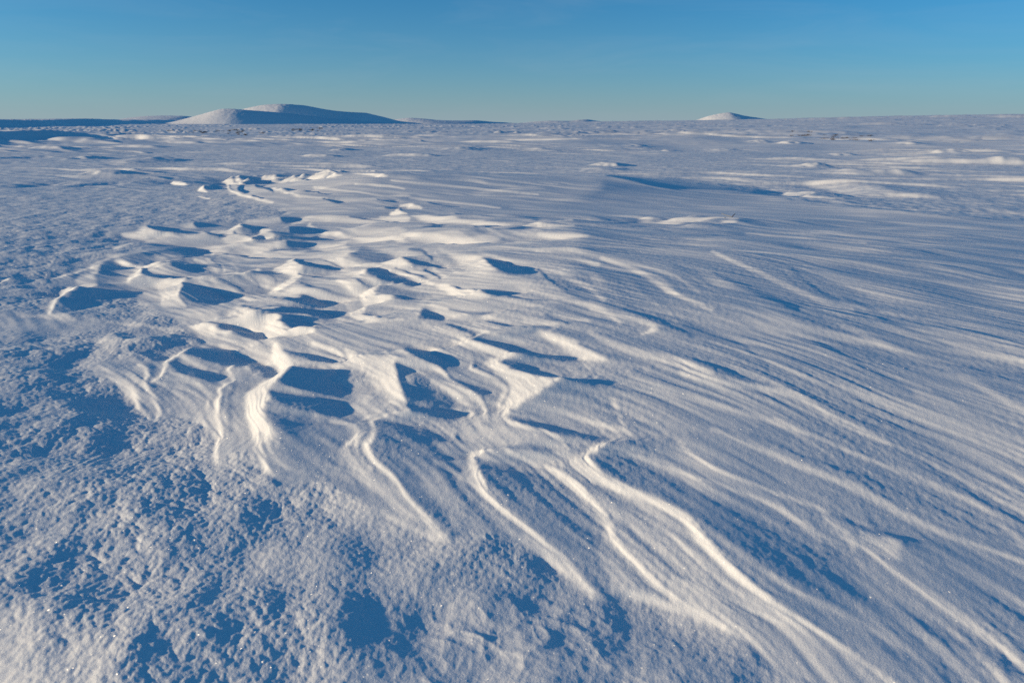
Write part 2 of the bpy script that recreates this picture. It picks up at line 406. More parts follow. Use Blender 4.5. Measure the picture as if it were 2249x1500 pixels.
# --- upper ridge
P(.9,1.5,(559,389),(596,393),(673,394),(665,399),(633,402),(599,398),(575,395))
P(.95,1.5,(524,393),(532,397),(567,401),(537,403),(516,398))
P(.9,1.5,(673,391),(684,390),(724,393),(740,395),(700,396),(676,395))
P(.9,1.5,(705,387),(740,389),(751,391),(724,392))
P(.9,1.5,(772,387),(810,386),(852,390),(834,393),(791,389))
P(.95,1.5,(375,407),(384,402),(415,410),(393,411))
P(.9,2,(489,406),(505,399),(543,407),(511,410))
P(.1,1.5,(532,403),(556,402),(548,407))
L(.12,(577,405,3),(596,408,3))
P(.9,1.5,(585,402),(628,403),(599,407))
P(.9,1.5,(435,424),(446,411),(449,420),(455,426))
P(.05,1.5,(449,413),(476,413),(470,420),(452,420))
L(.9,(438,437,3),(460,441,3))
L(.8,(500,412,5),(506,422,6),(530,433,6),(565,442,6),(600,450,5))
P(.08,2,(523,415),(535,413),(532,420),(545,428),(528,426))
L(.1,(562,414,4),(590,420,4),(600,427,3))
L(.15,(555,435,3),(580,442,3))
L(.15,(620,420,4),(650,424,5),(690,428,3))
L(.1,(680,424,3),(720,431,4))
L(.8,(600,418,4),(650,434,4),(720,440,4))
L(.75,(690,415,4),(760,422,4),(840,434,4),(900,434,3))
L(.75,(780,408,4),(850,412,4),(890,420,3))
L(.12,(710,442,4),(745,450,4))
L(.15,(830,443,3),(870,449,3))
L(.12,(845,462,4),(880,466,3))
L(.7,(860,400,4),(960,410,4),(1060,420,4),(1180,432,4))
L(.65,(900,440,4),(1000,450,5),(1100,462,4))
L(.2,(940,450,3),(980,457,4),(1010,460,3))
L(.2,(1000,475,4),(1080,480,4),(1180,487,4))
# --- dark hollows and lumps in the rough foreground
for x_,y_,a_,b_ in ((190,1180,60,70),(60,1270,60,45),(330,1200,45,80),(690,1400,48,38),(785,1365,44,44),(1290,1390,80,60),(1050,1240,60,40),(1130,1290,70,40),(250,1120,30,26),(120,1150,40,20),(430,1290,60,26),(590,1290,40,30),(280,1440,70,40),(960,1330,40,30),(140,960,30,14),(240,980,30,16),(1390,1450,60,40),(560,1460,60,30),(700,1250,20,30),(1010,1200,30,22),(1200,1440,50,26)):
    for dx_,dy_,s_ in ((-.45,.3,.75),(.3,-.35,.85),(.75,.25,.6),(-.1,.75,.5)):
        u_,w_,p_,q_=x_+dx_*a_*1.1,y_+dy_*b_*1.2,a_*s_*.8,b_*s_*.9
        P(.16,20,(u_-p_,w_+q_*.4),(u_-p_*.5,w_-q_*.5),(u_+p_*.3,w_-q_),(u_+p_,w_-q_*.2),(u_+p_*.5,w_+q_*.7),(u_-p_*.4,w_+q_))
P(.48,60,(-100,1330),(60,1340),(200,1370),(290,1430),(280,1500),(250,1560),(-100,1560))
P(.06,10,(-60,1350),(30,1330),(110,1300),(30,1300),(-60,1310))
# left middle: swells in the crust
L(.06,(20,565,4),(50,552,7),(80,548,5))
L(.1,(60,555,6),(90,560,8),(120,552,5))
L(.9,(2,628,4),(12,622,6),(22,618,4))
P(.06,2,(32,618),(50,616),(72,623),(60,625))
P(.85,3,(190,372),(215,380),(265,383),(262,388),(205,388)) 
P(.75,4,(208,756),(235,748),(256,740),(235,757),(225,760))
P(.05,3,(256,741),(295,745),(300,752),(275,755))
L(.7,(235,716,5),(280,722,6),(340,728,6),(400,735,6))
L(.85,(288,728,3),(292,721,4),(300,717,3))
P(.45,12,(0,715),(150,712),(260,722),(150,735),(0,740))

# wind-packed smooth snow (1) and rough crust (0)
CRUST = [
 (1,7,((378,400),(490,405),(520,440),(640,470),(560,490),(300,505),(240,520),(330,550),(200,580),(110,630),(150,640),(105,690),(150,700),(210,650),(290,660),(360,700),(400,712),(405,735),(450,765),(420,775),(360,800),(290,800),(200,815),(290,875),(310,910),(345,935),(400,925),(470,960),(480,1025),(530,1000),(570,1020),(615,1085),(700,1070),(770,1100),(860,1150),(970,1200),(1050,1180),(1200,1240),(1310,1335),(1380,1320),(1500,1360),(1620,1420),(1720,1500),(2000,1600),(2560,1640),(2560,500),(2249,490),(1780,452),(1700,431),(1330,390),(850,386),(560,384),(500,393))),
 (.8,20,((-100,700),(150,700),(260,722),(150,740),(0,745),(-100,745))),
 (.45,10,((740,835),(780,815),(860,815),(880,880),(870,905),(770,905))),
 (.4,8,((905,835),(960,850),(1000,880),(1000,910),(930,905),(905,880))),
 (.5,8,((1010,965),(1100,955),(1180,965),(1220,990),(1120,995),(1020,985))),
 (.3,6,((545,805),(590,810),(612,826),(580,838),(545,825))),
]


CX0, CY0, CX1, CY1 = -300, 372, 2560, 1640
CW, CH = CX1 - CX0, CY1 - CY0


def smoothstep(t):
    t = np.clip(t, 0, 1)
    return t * t * (3 - 2 * t)


def spline(pts, closed, n=6):
    p = np.array(pts, float)
    m = len(p)
    out = []
    rng = range(m) if closed else range(m - 1)
    for i in rng:
        if closed:
            p0, p1, p2, p3 = p[i - 1], p[i], p[(i + 1) % m], p[(i + 2) % m]
        else:
            p1, p2 = p[i], p[i + 1]
            p0 = p[i - 1] if i else 2 * p1 - p2
            p3 = p[i + 2] if i + 2 < m else 2 * p2 - p1
        # centripetal-ish: tension 0.6
        for k in range(n):
            t = k / n
            m1, m2 = 0.4 * (p2 - p0), 0.4 * (p3 - p1)
            out.append((2 * t**3 - 3 * t**2 + 1) * p1 + (t**3 - 2 * t**2 + t) * m1
                       + (-2 * t**3 + 3 * t**2) * p2 + (t**3 - t**2) * m2)
    if not closed:
        out.append(p[-1])
    return np.array(out)


def window(q, pad):
    x0 = max(int(q[:, 0].min() - pad) - CX0, 0); x1 = min(int(q[:, 0].max() + pad) + 2 - CX0, CW)
    y0 = max(int(q[:, 1].min() - pad) - CY0, 0); y1 = min(int(q[:, 1].max() + pad) + 2 - CY0, CH)
    return x0, x1, y0, y1


def seg_dist(X, Y, q, closed):
    best = np.full(X.shape, 1e18); tb = np.zeros(X.shape)
    n = len(q)
    for i in range(n if closed else n - 1):
        ax, ay = q[i][0], q[i][1]
        bx, by = q[(i + 1) % n][0], q[(i + 1) % n][1]
        dx, dy = bx - ax, by - ay
        l2 = dx * dx + dy * dy + 1e-9
        t = np.clip(((X - ax) * dx + (Y - ay) * dy) / l2, 0, 1)
        d = (X - ax - t * dx)**2 + (Y - ay - t * dy)**2
        m = d < best
        best = np.where(m, d, best)
        tb = np.where(m, i + t, tb)
    return np.sqrt(best), tb


def inside(X, Y, q):
    r = np.zeros(X.shape, bool)
    n = len(q)
    for i in range(n):
        x1, y1 = q[i][:2]; x2, y2 = q[(i + 1) % n][:2]
        if y1 == y2:
            continue
        c = ((y1 > Y) != (y2 > Y)) & (X < (x2 - x1) * (Y - y1) / (y2 - y1) + x1)
        r ^= c
    return r


def outline_alpha(pts, feather, n=6):
    q = spline(pts, True, n)
    pad = feather + 2
    x0, x1, y0, y1 = window(q, pad)
    if x1 <= x0 or y1 <= y0:
        return None
    X, Y = np.meshgrid(np.arange(x0, x1) + CX0, np.arange(y0, y1) + CY0)
    X = X.astype(float); Y = Y.astype(float)
    d, _ = seg_dist(X, Y, q, True)
    sd = np.where(inside(X, Y, q), d, -d)
    return (y0, y1, x0, x1), smoothstep(0.5 + sd / (2.0 * feather + 1e-6))


def band_alpha(pts, v):
    """soft band; a bright one is a scarp: it rises to a sharp crest on the side away from the sun, with a steep drop behind"""
    q = spline(pts, False)
    scarp = v >= 0.8
    pad = q[:, 2].max() * (1.6 if scarp else 1) + 3
    x0, x1, y0, y1 = window(q, pad)
    if x1 <= x0 or y1 <= y0:
        return None
    X, Y = np.meshgrid(np.arange(x0, x1) + CX0, np.arange(y0, y1) + CY0)
    X = X.astype(float); Y = Y.astype(float)
    d, t = seg_dist(X, Y, q, False)
    w = np.maximum(np.interp(t, np.arange(len(q)), q[:, 2]) * 0.62, 0.8)
    soft = smoothstep((1.0 - d / w) * 1.35)
    if not scarp:
        return (y0, y1, x0, x1), soft, None
    tx, ty = np.gradient(q[:, 0]), np.gradient(q[:, 1])
    ln = np.hypot(tx, ty) + 1e-9
    nx_, ny_ = -ty / ln, tx / ln
    sg = np.sign(nx_ + 1e-6)
    nx_, ny_ = nx_ * sg, ny_ * sg            # normals look away from the sun
    k = np.arange(len(q))
    NXX = np.interp(t, k, nx_); NYY = np.interp(t, k, ny_)
    QX = np.interp(t, k, q[:, 0]); QY = np.interp(t, k, q[:, 1])
    sd = ((X - QX) * NXX + (Y - QY) * NYY) / w
    ends = smoothstep((1.6 - d / w) * 2)
    br = smoothstep((sd + 1.05) / 1.1) * smoothstep((0.62 - sd) / 0.22) * smoothstep((1.25 - np.abs(d / w)) * 3)
    dk = smoothstep((sd - 0.5) / 0.2) * smoothstep((1.75 - sd) / 1.0) * ends
    lat = smoothstep((NXX - 0.25) / 0.4)     # only where the crest lies across the light
    return (y0, y1, x0, x1), br * lat + soft * (1 - lat), dk * lat * 0.75


G = np.full((CH, CW), 0.4, np.float32)
for kind, v, f, pts in FORMS:
    r = outline_alpha(pts, f) if kind == 'P' else band_alpha(pts, v)
    if r is None:
        continue
    (a0, a1, b0, b1), al = r[:2]
    if kind == 'L' and r[2] is not None:
        G[a0:a1, b0:b1] = G[a0:a1, b0:b1] * (1 - r[2]) + 0.08 * r[2]
    G[a0:a1, b0:b1] = G[a0:a1, b0:b1] * (1 - al) + v * al

_fx = np.arange(CW); _fy = np.arange(CH)
G = 0.4 + (G - 0.4) * smoothstep(_fx / 120.0)[None, :] * smoothstep((CW - 1 - _fx) / 160.0)[None, :] * smoothstep((CH - 1 - _fy) / 80.0)[:, None] * smoothstep(_fy / 8.0)[:, None]
SMOOTH = np.zeros((CH, CW), np.float32)     # 1 = wind-packed smooth snow, 0 = rough crust
for v, f, pts in CRUST:
    r = outline_alpha(pts, f, 3)
    if r is None:
        continue
    (a0, a1, b0, b1), al = r
    SMOOTH[a0:a1, b0:b1] = SMOOTH[a0:a1, b0:b1] * (1 - al) + v * al

# ------------------------------------------------------------------ noise
def hash2(i, j, seed):
    h = (i.astype(np.int64) * 374761393 + j.astype(np.int64) * 668265263 + seed * 974711) & 0xffffffff
    h = ((h ^ (h >> 13)) * 1274126177) & 0xffffffff
    h = ((h ^ (h >> 16)) * 2246822519) & 0xffffffff
    return (h ^ (h >> 15)) & 0xffff


GRA = np.array([(math.cos(k * 2 * math.pi / 256), math.sin(k * 2 * math.pi / 256)) for k in range(256)])


def perlin(x, y, seed=0):
    i = np.floor(x); j = np.floor(y)
    a = x - i; b = y - j
    i = i.astype(np.int32); j = j.astype(np.int32)
    fa = a * a * a * (a * (a * 6 - 15) + 10); fb = b * b * b * (b * (b * 6 - 15) + 10)

    def c(di, dj):
        g = GRA[hash2(i + di, j + dj, seed) & 255]
        return g[..., 0] * (a - di) + g[..., 1] * (b - dj)
    n0 = c(0, 0) * (1 - fa) + c(1, 0) * fa
    n1 = c(0, 1) * (1 - fa) + c(1, 1) * fa
    return (n0 * (1 - fb) + n1 * fb) * 1.5


def fbm(x, y, o, seed=0, gain=0.5):
    s = 0; a = 1.0
    for k in range(o):
        s = s + a * perlin(x * 2**k + 17.3 * k, y * 2**k - 9.1 * k, seed + k)
        a *= gain
    return s


def cells(x, y, seed=0):
    """distance to the nearest and second nearest of scattered points"""
    i = np.floor(x).astype(np.int32); j = np.floor(y).astype(np.int32)
    d1 = np.full(x.shape, 9.0); d2 = np.full(x.shape, 9.0)
    for di in (-1, 0, 1):
        for dj in (-1, 0, 1):
            h = hash2(i + di, j + dj, seed)
            px = i + di + 0.1 + 0.8 * (h & 255) / 255.0; py = j + dj + 0.1 + 0.8 * (h >> 8) / 255.0
            d = (px - x)**2 + (py - y)**2
            m = d < d1
            d2 = np.where(m, d1, np.minimum(d2, d))
            d1 = np.where(m, d, d1)
    return np.sqrt(d1), np.sqrt(d2)


WIND = math.radians(-52.0)                  # the wind streaks run this way (from +x), turning with distance
wc, ws = math.cos(WIND), math.sin(WIND)


def wind_ab(x, y):
    """distance along and across the wind"""
    t = np.clip(y, -5, 12) - 1.2
    q = 0.47 * t + 0.0765 * np.maximum(t, 0)**2 + 2.12 * np.maximum(y - 12, 0)
    return x * wc + y * ws, (x + q) * 0.75


def gauss(x, y, cx, cy, rx, ry, ang=0.0):
    c, s = math.cos(ang), math.sin(ang)
    dx, dy = x - cx, y - cy
    return np.exp(-(((dx * c + dy * s) / rx)**2 + ((-dx * s + dy * c) / ry)**2))


# ------------------------------------------------------------------ relief of the sastrugi (1 cm grid, metres)
CELL = 0.0115
GX0, GY0 = -12.5, 0.5
NX, NY = 2200, 1800
gx = GX0 + CELL * np.arange(NX)
gy = GY0 + CELL * np.arange(NY)
GXX, GYY = np.meshgrid(gx, gy)
LX, LY = math.cos(PHI), -math.sin(PHI)


def bil(img, u, v, fill):
    u = u - CX0; v = v - CY0
    ok = (u >= 0) & (u < CW - 1.01) & (v >= 0) & (v < CH - 1.01)
    u = np.clip(u, 0, CW - 1.01); v = np.clip(v, 0, CH - 1.01)
    i = u.astype(np.int32); j = v.astype(np.int32)
    a = u - i; b = v - j
    r = (img[j, i] * (1 - a) + img[j, i + 1] * a) * (1 - b) + (img[j + 1, i] * (1 - a) + img[j + 1, i + 1] * a) * b
    return r if fill is None else np.where(ok, r, fill)


kx = 2 * np.pi * np.fft.fftfreq(NX, CELL)[None, :NX // 2 + 1]
kx = np.abs(kx)
ky = 2 * np.pi * np.fft.fftfreq(NY, CELL)[:, None]
KL = kx * LX + ky * LY
KT = -kx * LY + ky * LX
LEAK = (2 * math.pi / 6.0)**2
FILT = (-1j * KL) / (KL**2 + 0.012 * KT**2 + LEAK)
TE = math.tan(SUN_ELEV)
edge = smoothstep((gx[None, :] - GX0) / 1.5) * smoothstep((gx[-1] - gx[None, :]) / 1.5) * smoothstep((gy[-1] - gy[:, None]) / 2.5) \
    * smoothstep((gy[:, None] - GY0) / 0.4)
def base(x, y):
    """the near ground falls a little towards the viewer; the packed drift is a low whaleback"""
    xc = 0.6 - 0.12 * (y - 5)
    d = x - xc
    hump = 0.33 * np.exp(-(d / np.where(d < 0, 2.1, 6.5))**2) * np.exp(-((y - 6.0) / 4.2)**2)
    d2 = x + 2.2
    hump = hump + 0.42 * np.exp(-(d2 / np.where(d2 < 0, 3.0, 6.0))**2) * np.exp(-((y - 14.8) / 2.8)**2)
    return hump - 0.03 * np.clip(3.6 - y, 0, 3)**1.5


RELIEF = np.zeros((NY, NX))
_by, _bx = np.gradient(base(GXX, GYY), CELL)
BSL = 1.2 * np.maximum(_bx * LX + _by * LY, 0) * edge
wa_, wb_ = wind_ab(GXX, GYY)
wb_ = wb_ + 0.44 * perlin(GXX / 1.6, GYY / 1.6, 12) + 0.12 * perlin(GXX / 0.6, GYY / 0.6, 13)
wm_ = 0.35 + 0.9 * smoothstep(0.5 + perlin(GXX / 1.1, GYY / 1.1, 19))
STREAK = 0.70 * perlin(wa_ / 1.5, wb_ / 0.32, 14) + wm_ * (0.62 * perlin(wa_ / 0.9, wb_ / 0.15, 15) + 0.50 * perlin(wa_ / 0.45, wb_ / 0.06, 16))
STREAK = np.where(STREAK > 0, 1.65, 0.65) * STREAK - 0.15
WU = 0.020 * perlin(GXX / 0.5, GYY / 0.5, 17) + 0.006 * perlin(GXX / 0.13, GYY / 0.13, 18)


for it in range(4):
    u, v = chart_of(GXX, GYY, RELIEF + base(GXX, GYY))
    g = bil(G, u + WU * FP / GYY, v + WU * FP * H / GYY**2, 0.4)
    smg = bil(SMOOTH, u, v, None)
    slope = np.interp(g, [0.0, 0.1, 0.4, 0.7, 1.0], [-1.5 * TE, -1.02 * TE, 0.0, 0.24, 0.58]) * edge * (1 + 0.6 * smoothstep((GYY - 9) / 5)) - BSL * smoothstep((0.42 - g) / 0.25)
    slope = slope * (1 + 0.45 * STREAK) + 0.14 * STREAK * smg * (1 - 0.5 * smoothstep((GYY - 6.5) / 5)) * edge
    RELIEF = np.fft.irfft2(np.fft.rfft2(slope) * FILT, s=(NY, NX))
u, v = chart_of(GXX, GYY, RELIEF + base(GXX, GYY))
SM = bil(SMOOTH, u, v, None) * edge
gy_, gx_ = np.gradient(RELIEF, CELL)
STEEP = np.clip(np.hypot(gx_, gy_) / 0.22, 0, 1)
del u, v, g, slope, smg, GXX, GYY, KL, KT, FILT, STREAK, WU, wa_, wb_


def bspline(img, x, y):
    """smooth (C2) reading of a grid; x, y in metres"""
    u = np.clip((x - GX0) / CELL, 1.01, NX - 3.01); v = np.clip((y - GY0) / CELL, 1.01, NY - 3.01)
    i = u.astype(np.int32); j = v.astype(np.int32)
    a = u - i; b = v - j
    wa = [(1 - a)**3 / 6, (3 * a**3 - 6 * a**2 + 4) / 6, (-3 * a**3 + 3 * a**2 + 3 * a + 1) / 6, a**3 / 6]
    wb = [(1 - b)**3 / 6, (3 * b**3 - 6 * b**2 + 4) / 6, (-3 * b**3 + 3 * b**2 + 3 * b + 1) / 6, b**3 / 6]
    r = 0
    for m in range(4):
        s = 0
        for n in range(4):
            s = s + wa[n] * img[j + m - 1, i + n - 1]
        r = r + wb[m] * s
    return r


# ------------------------------------------------------------------ ground height
# single drifts out on the plain: chart position, width, height, s = sunlit bank, m = mound, h = hollow
MOUNDS = [(1400, 324, 60, 6, 'm'), (1737, 321, 60, 8, 'm'), (1670, 318, 50, 5, 'm'), (1335, 367, 60, 7, 's'), (1325, 377, 130, 7, 'm'), (1787, 369, 70, 8, 'm'),
          (1465, 332, 60, 5, 'm'), (1852, 337, 60, 6, 'm'), (1995, 324, 60, 6, 'm'), (2082, 337, 70, 8, 'm'), (1767, 297, 230, 5, 's'), (1245, 295, 140, 5, 's'),
          (1785, 272, 60, 3, 's'), (1850, 269, 60, 3, 's'), (2210, 297, 60, 5, 'm'), (2117, 362, 180, 8, 's'), (1990, 357, 150, 6, 's'), (2240, 364, 90, 7, 's'), (1765, 353, 110, 5, 's'),
          (1925, 385, 110, 6, 's'), (1500, 303, 110, 4, 's'), (1180, 313, 200, 5, 's'), (1465, 292, 50, 4, 's'), (1590, 328, 60, 4, 'm'), (930, 302, 110, 4, 's'),
          (228, 386, 80, 8, 's'), (1075, 317, 110, 5, 's'), (925, 319, 30, 6, 'm'), (95, 408, 90, 8, 'h'), (335, 356, 130, 10, 'm'), (200, 348, 70, 8, 'm'), (755, 332, 60, 7, 'm'),
          (480, 318, 60, 5, 'h'), (530, 312, 60, 5, 'h'), (607, 324, 60, 5, 'h'), (1020, 332, 90, 7, 'm'), (700, 345, 80, 5, 's'), (400, 318, 110, 4, 's'), (300, 325, 120, 5, 's'),
          (2235, 277, 60, 4, 's'), (2200, 265, 60, 3, 's'), (2080, 266, 60, 3, 's'), (1930, 281, 70, 3, 's'), (1560, 278, 60, 3, 's'), (1215, 288, 60, 3, 's'), (900, 345, 110, 6, 's'),
          (110, 330, 100, 5, 's'), (60, 345, 60, 6, 'h'), (240, 405, 60, 5, 'h'), (180, 410, 40, 5, 'h')]

def macro(x, y):
    r = np.hypot(x, y)
    z = 9.6 * gauss(x, y, 560, 640, 400, 330) + base(x, y)
    z = z + 2.2 * gauss(x, y, 90, 170, 60, 50) * 0.25
    far = smoothstep((r - 18) / 40)
    wx = x + 3 * perlin(x / 30, y / 30, 91); wy = y + 3 * perlin(x / 30, y / 30, 92)
    z = z + far * (0.16 * perlin(wx / 7, wy / 5, 5) + 0.30 * perlin(wx / 26, wy / 20, 6))
    z = z + smoothstep((r - 90) / 200) * 1.1 * perlin(x / 170, y / 120, 7)
    # banks on the left, falling to the right
    t = smoothstep((-37.5 - 1.2 * perlin(x / 9, y / 9, 8) - x) / 2.6) * smoothstep((y - 20) / 15) * smoothstep((84 - y) / 34)
    z = z + 0.85 * t
    bx = -160 - (y - 216) * 0.40
    t = smoothstep((bx - 5 * perlin(x / 40, y / 40, 9) - x) / (0.03 * r + 1.5)) * smoothstep((y - 90) / 40)
    z = z + (2.2 + 0.0046 * np.maximum(y - 135, 0)) * t
    return z


def ground(x, y):
    """height of the snow and how smooth it is, for arrays of points"""
    r = np.hypot(x, y)
    z = macro(x, y)
    sm = np.zeros_like(x)
    inb = (x > GX0 + 0.1) & (x < GX0 + CELL * NX - 0.1) & (y > GY0 + 0.1) & (y < GY0 + CELL * NY - 0.1)
    X, Y, R = x[inb], y[inb], r[inb]
    h = bspline(RELIEF, X, Y)
    m = np.clip(bspline(SM, X, Y), 0, 1)
    sm[inb] = m
    # wind streaks that follow the relief, and exposed layers of the packed snow
    wq = 0.05 * perlin(X / 0.8, Y / 0.8, 21) + 0.10 * perlin(X / 2.6, Y / 2.6, 20)
    a, b = wind_ab(X, Y)
    b = b + wq
    bs = b + 1.8 * h
    st = 0.0024 * perlin(a / 0.8, bs / 0.062, 23) * smoothstep((13 - R) / 5) + 0.0010 * perlin(a / 0.45, bs / 0.026, 24) * smoothstep((7 - R) / 3)
    hh = h + 0.20 * b + 0.0008 * perlin(X / .05, Y / .05, 26)
    layers = 0.0022 * perlin(hh / 0.012, a / 1.6, 27) * smoothstep((9 - R) / 4) + 0.0010 * perlin(hh / 0.0052, a / 0.9, 28) * smoothstep((4.6 - R) / 2) \
        + 0.0040 * perlin(hh / 0.032, a / 2.0, 60) * smoothstep((R - 4) / 5)
    grain = 0.0006 * perlin(X / 0.055, Y / 0.055, 61) * smoothstep((13 - R) / 5) + 0.0007 * perlin(X / 0.027, Y / 0.027, 62) * smoothstep((9 - R) / 5) \
        + 0.00035 * perlin(X / 0.013, Y / 0.013, 63) * smoothstep((4.5 - R) / 2)
    grain = grain * (0.5 + 0.8 * smoothstep(0.5 + perlin(X / 0.6, Y / 0.5, 64)))
    steep = np.clip(bspline(STEEP, X, Y), 0, 1)
    fade = smoothstep((19 - R) / 7) * (0.15 + 1.0 * steep) * (0.5 + 0.7 * smoothstep(0.5 + perlin(X / 0.5, Y / 0.5, 29)))
    st = 1.25 * st * (0.4 + 0.9 * smoothstep(0.5 + perlin(X / 0.9, Y / 0.7, 30)))
    z[inb] += h + m * (st + layers * fade + grain)
    # rough crust: small pitted lumps
    rough = 1 - sm
    k = (r < 45) & (rough > 0.01)
    X, Y, R = x[k], y[k], r[k]
    q = rough[k]
    wx = X + 0.03 * perlin(X / 0.11, Y / 0.11, 31); wy = Y + 0.03 * perlin(X / 0.11, Y / 0.11, 32)
    ca = 0.83 * wx - 0.56 * wy; cb = 0.56 * wx + 0.83 * wy

    def clods(size, seed, rmax):
        o = np.zeros_like(X)
        kk = R < rmax
        d1, d2 = cells(ca[kk] / size, cb[kk] / (size * 0.72), seed)
        o[kk] = np.minimum(d1, 0.9)**2 * smoothstep((rmax - R[kk]) / (0.4 * rmax))
        return o
    c1, c2, c3 = clods(0.12, 33, 40), clods(0.055, 39, 12), clods(0.024, 40, 5)
    cup = smoothstep(0.35 + 1.3 * perlin(X / 0.9, Y / 0.9, 49) + 0.8 * (X + 0.35) - 0.5 * np.maximum(Y - 3, 0))   # pits with thin rims instead of clods
    amp = 0.55 + 0.9 * smoothstep(0.5 + 1.2 * perlin(X / 0.55, Y / 0.45, 50))
    lump = (1 - cup) * (-0.0075 * c1 - 0.0038 * c2 - 0.0020 * c3 + 0.003) + cup * (0.0085 * c1 + 0.0036 * c2 + 0.0010 * c3 - 0.003)
    big = 0.015 * perlin(X / 0.42, Y / 0.33, 34) + 0.010 * perlin(X / 0.19, Y / 0.16, 35)
    fine = 0.0030 * np.abs(perlin(X / 0.05, Y / 0.05, 36)) + 0.0018 * perlin(X / 0.021, Y / 0.021, 37) + 0.0008 * perlin(X / 0.009, Y / 0.009, 38)
    nearf = smoothstep((R - 9) / 12)
    z[k] += 0.80 * q * (lump * amp * (1 - 0.6 * nearf) + big * (1 - 0.55 * nearf) + fine * (1 - 0.6 * cup) - 0.004)
    # ground swell and small drifts further out, drawn out along the wind
    k = (r > 6) & (r < 1500)
    X, Y, R = x[k], y[k], r[k]
    f = smoothstep((R - 9) / 14) * rough[k]
    wx = X + 0.5 * perlin(X / 2.2, Y / 2.2, 41); wy = Y + 0.5 * perlin(X / 2.2, Y / 2.2, 42)
    a, b = wind_ab(wx, wy)
    cl = smoothstep(perlin(X / 17, Y / 12, 46) * 1.7 + 0.30)
    g1 = 0.020 * perlin(a / 1.6, b / 0.9, 43) + 0.014 * perlin(a / 0.8, b / 0.5, 44)
    r1 = np.maximum(perlin(a / 4.0, b / 1.0, 45) - 0.18, 0) * 0.22
    r2 = np.maximum(perlin(a / 11.0, b / 2.4, 47) - 0.22, 0) * 0.85 * smoothstep((R - 30) / 50)
    z[k] += f * 0.75 * (g1 + cl * r1 + r2 * smoothstep(perlin(X / 45, Y / 30, 48) * 1.7 + 0.4))
    for px, py, wd, ht, kd in MOUNDS:
        cx, cy = ground_at(px, max(py, 276.5))
        D = math.hypot(cx, cy)
        hw = 0.5 * wd * D / FP
        hz = ht * D / FP
        q = (np.abs(x - cx) < 2.2 * hw + 2) & (np.abs(y - cy) < 2.2 * hw + 3)
        if not q.any():
            continue
        X, Y = x[q], y[q]
        jit = 0.25 * perlin(X / (0.5 * hw), Y / (0.5 * hw), int(px))
        if kd == 's':       # bank along the wind, its face to the sun
            an = math.radians(-28)
            aa = ((X - cx) * math.cos(an) + (Y - cy) * math.sin(an)) / (hw * 1.1)
            bb = (-(X - cx) * math.sin(an) + (Y - cy) * math.cos(an)) / (hz * 2.2) + 1.5 * jit
            z[q] += hz * np.exp(-aa**4) * np.exp(-np.where(bb < 0, bb, bb * 0.35)**2)
        else:               # rounded mound
            aa = (X - cx) / hw + jit
            bb = (Y - cy) / (hw * 1.3) + jit
            sg = 0.7 if kd == 'm' else -0.8
            rr = np.where(aa < 0, aa, aa * 1.15)**2 + bb**2
            z[q] += sg * hz * np.exp(-1.6 * rr)
    return z, sm


# ------------------------------------------------------------------ materials
def snow_material(name, fine=True):
    m = bpy.data.materials.new(name)
    m.use_nodes = True
    n, l = m.node_tree.nodes, m.node_tree.links
    b = n["Principled BSDF"]
    b.inputs["Base Color"].default_value = (0.90, 0.89, 0.865, 1)
    b.inputs["Roughness"].default_value = 0.55
    b.inputs["Specular IOR Level"].default_value = 0.15
    geo = n.new("ShaderNodeNewGeometry")
    n1 = n.new("ShaderNodeTexNoise")
    n1.inputs["Scale"].default_value = 170.0 if fine else 0.25
    n1.inputs["Detail"].default_value = 5.0
    n1.inputs["Roughness"].default_value = 0.65
    l.new(geo.outputs["Position"], n1.inputs["Vector"])
    bp = n.new("ShaderNodeBump")
    bp.inputs["Strength"].default_value = 0.4 if fine else 0.45
    bp.inputs["Distance"].default_value = 0.0035 if fine else 0.5
    l.new(n1.outputs["Fac"], bp.inputs["Height"])
    l.new(bp.outputs["Normal"], b.inputs["Normal"])
    if fine:
        # single ice crystals that flash in the sun
        vo = n.new("ShaderNodeTexVoronoi")
        vo.inputs["Scale"].default_value = 240.0
        l.new(geo.outputs["Position"], vo.inputs["Vector"])
        sub = n.new("ShaderNodeVectorMath")
        sub.operation = 'SUBTRACT'
        sub.inputs[1].default_value = (0.5, 0.5, 0.5)
        l.new(vo.outputs["Color"], sub.inputs[0])
        sc = n.new("ShaderNodeVectorMath")
        sc.operation = 'SCALE'
        sc.inputs["Scale"].default_value = 1.7
        l.new(sub.outputs[0], sc.inputs[0])
        ad = n.new("ShaderNodeVectorMath")
        l.new(geo.outputs["Normal"], ad.inputs[0])
        l.new(sc.outputs[0], ad.inputs[1])
        nm = n.new("ShaderNodeVectorMath")
        nm.operation = 'NORMALIZE'
        l.new(ad.outputs[0], nm.inputs[0])
        gl = n.new("ShaderNodeBsdfGlossy")
        gl.inputs["Roughness"].default_value = 0.33
        l.new(nm.outputs[0], gl.inputs["Normal"])
        wn_ = n.new("ShaderNodeTexWhiteNoise")
        l.new(vo.outputs["Color"], wn_.inputs["Vector"])
        th = n.new("ShaderNodeMath")
        th.operation = 'GREATER_THAN'
        th.inputs[1].default_value = 0.86
        l.new(wn_.outputs["Value"], th.inputs[0])
        fa = n.new("ShaderNodeMath")
        fa.operation = 'MULTIPLY'
        fa.inputs[1].default_value = 0.04
        l.new(th.outputs[0], fa.inputs[0])
        mx = n.new("ShaderNodeMixShader")
        l.new(fa.outputs[0], mx.inputs[0])
        l.new(b.outputs[0], mx.inputs[1])
        l.new(gl.outputs[0], mx.inputs[2])
        l.new(mx.outputs[0], n["Material Output"].inputs["Surface"])
    return m


M_SNOW = snow_material("snow")
M_HILL = snow_material("hill_snow", False)


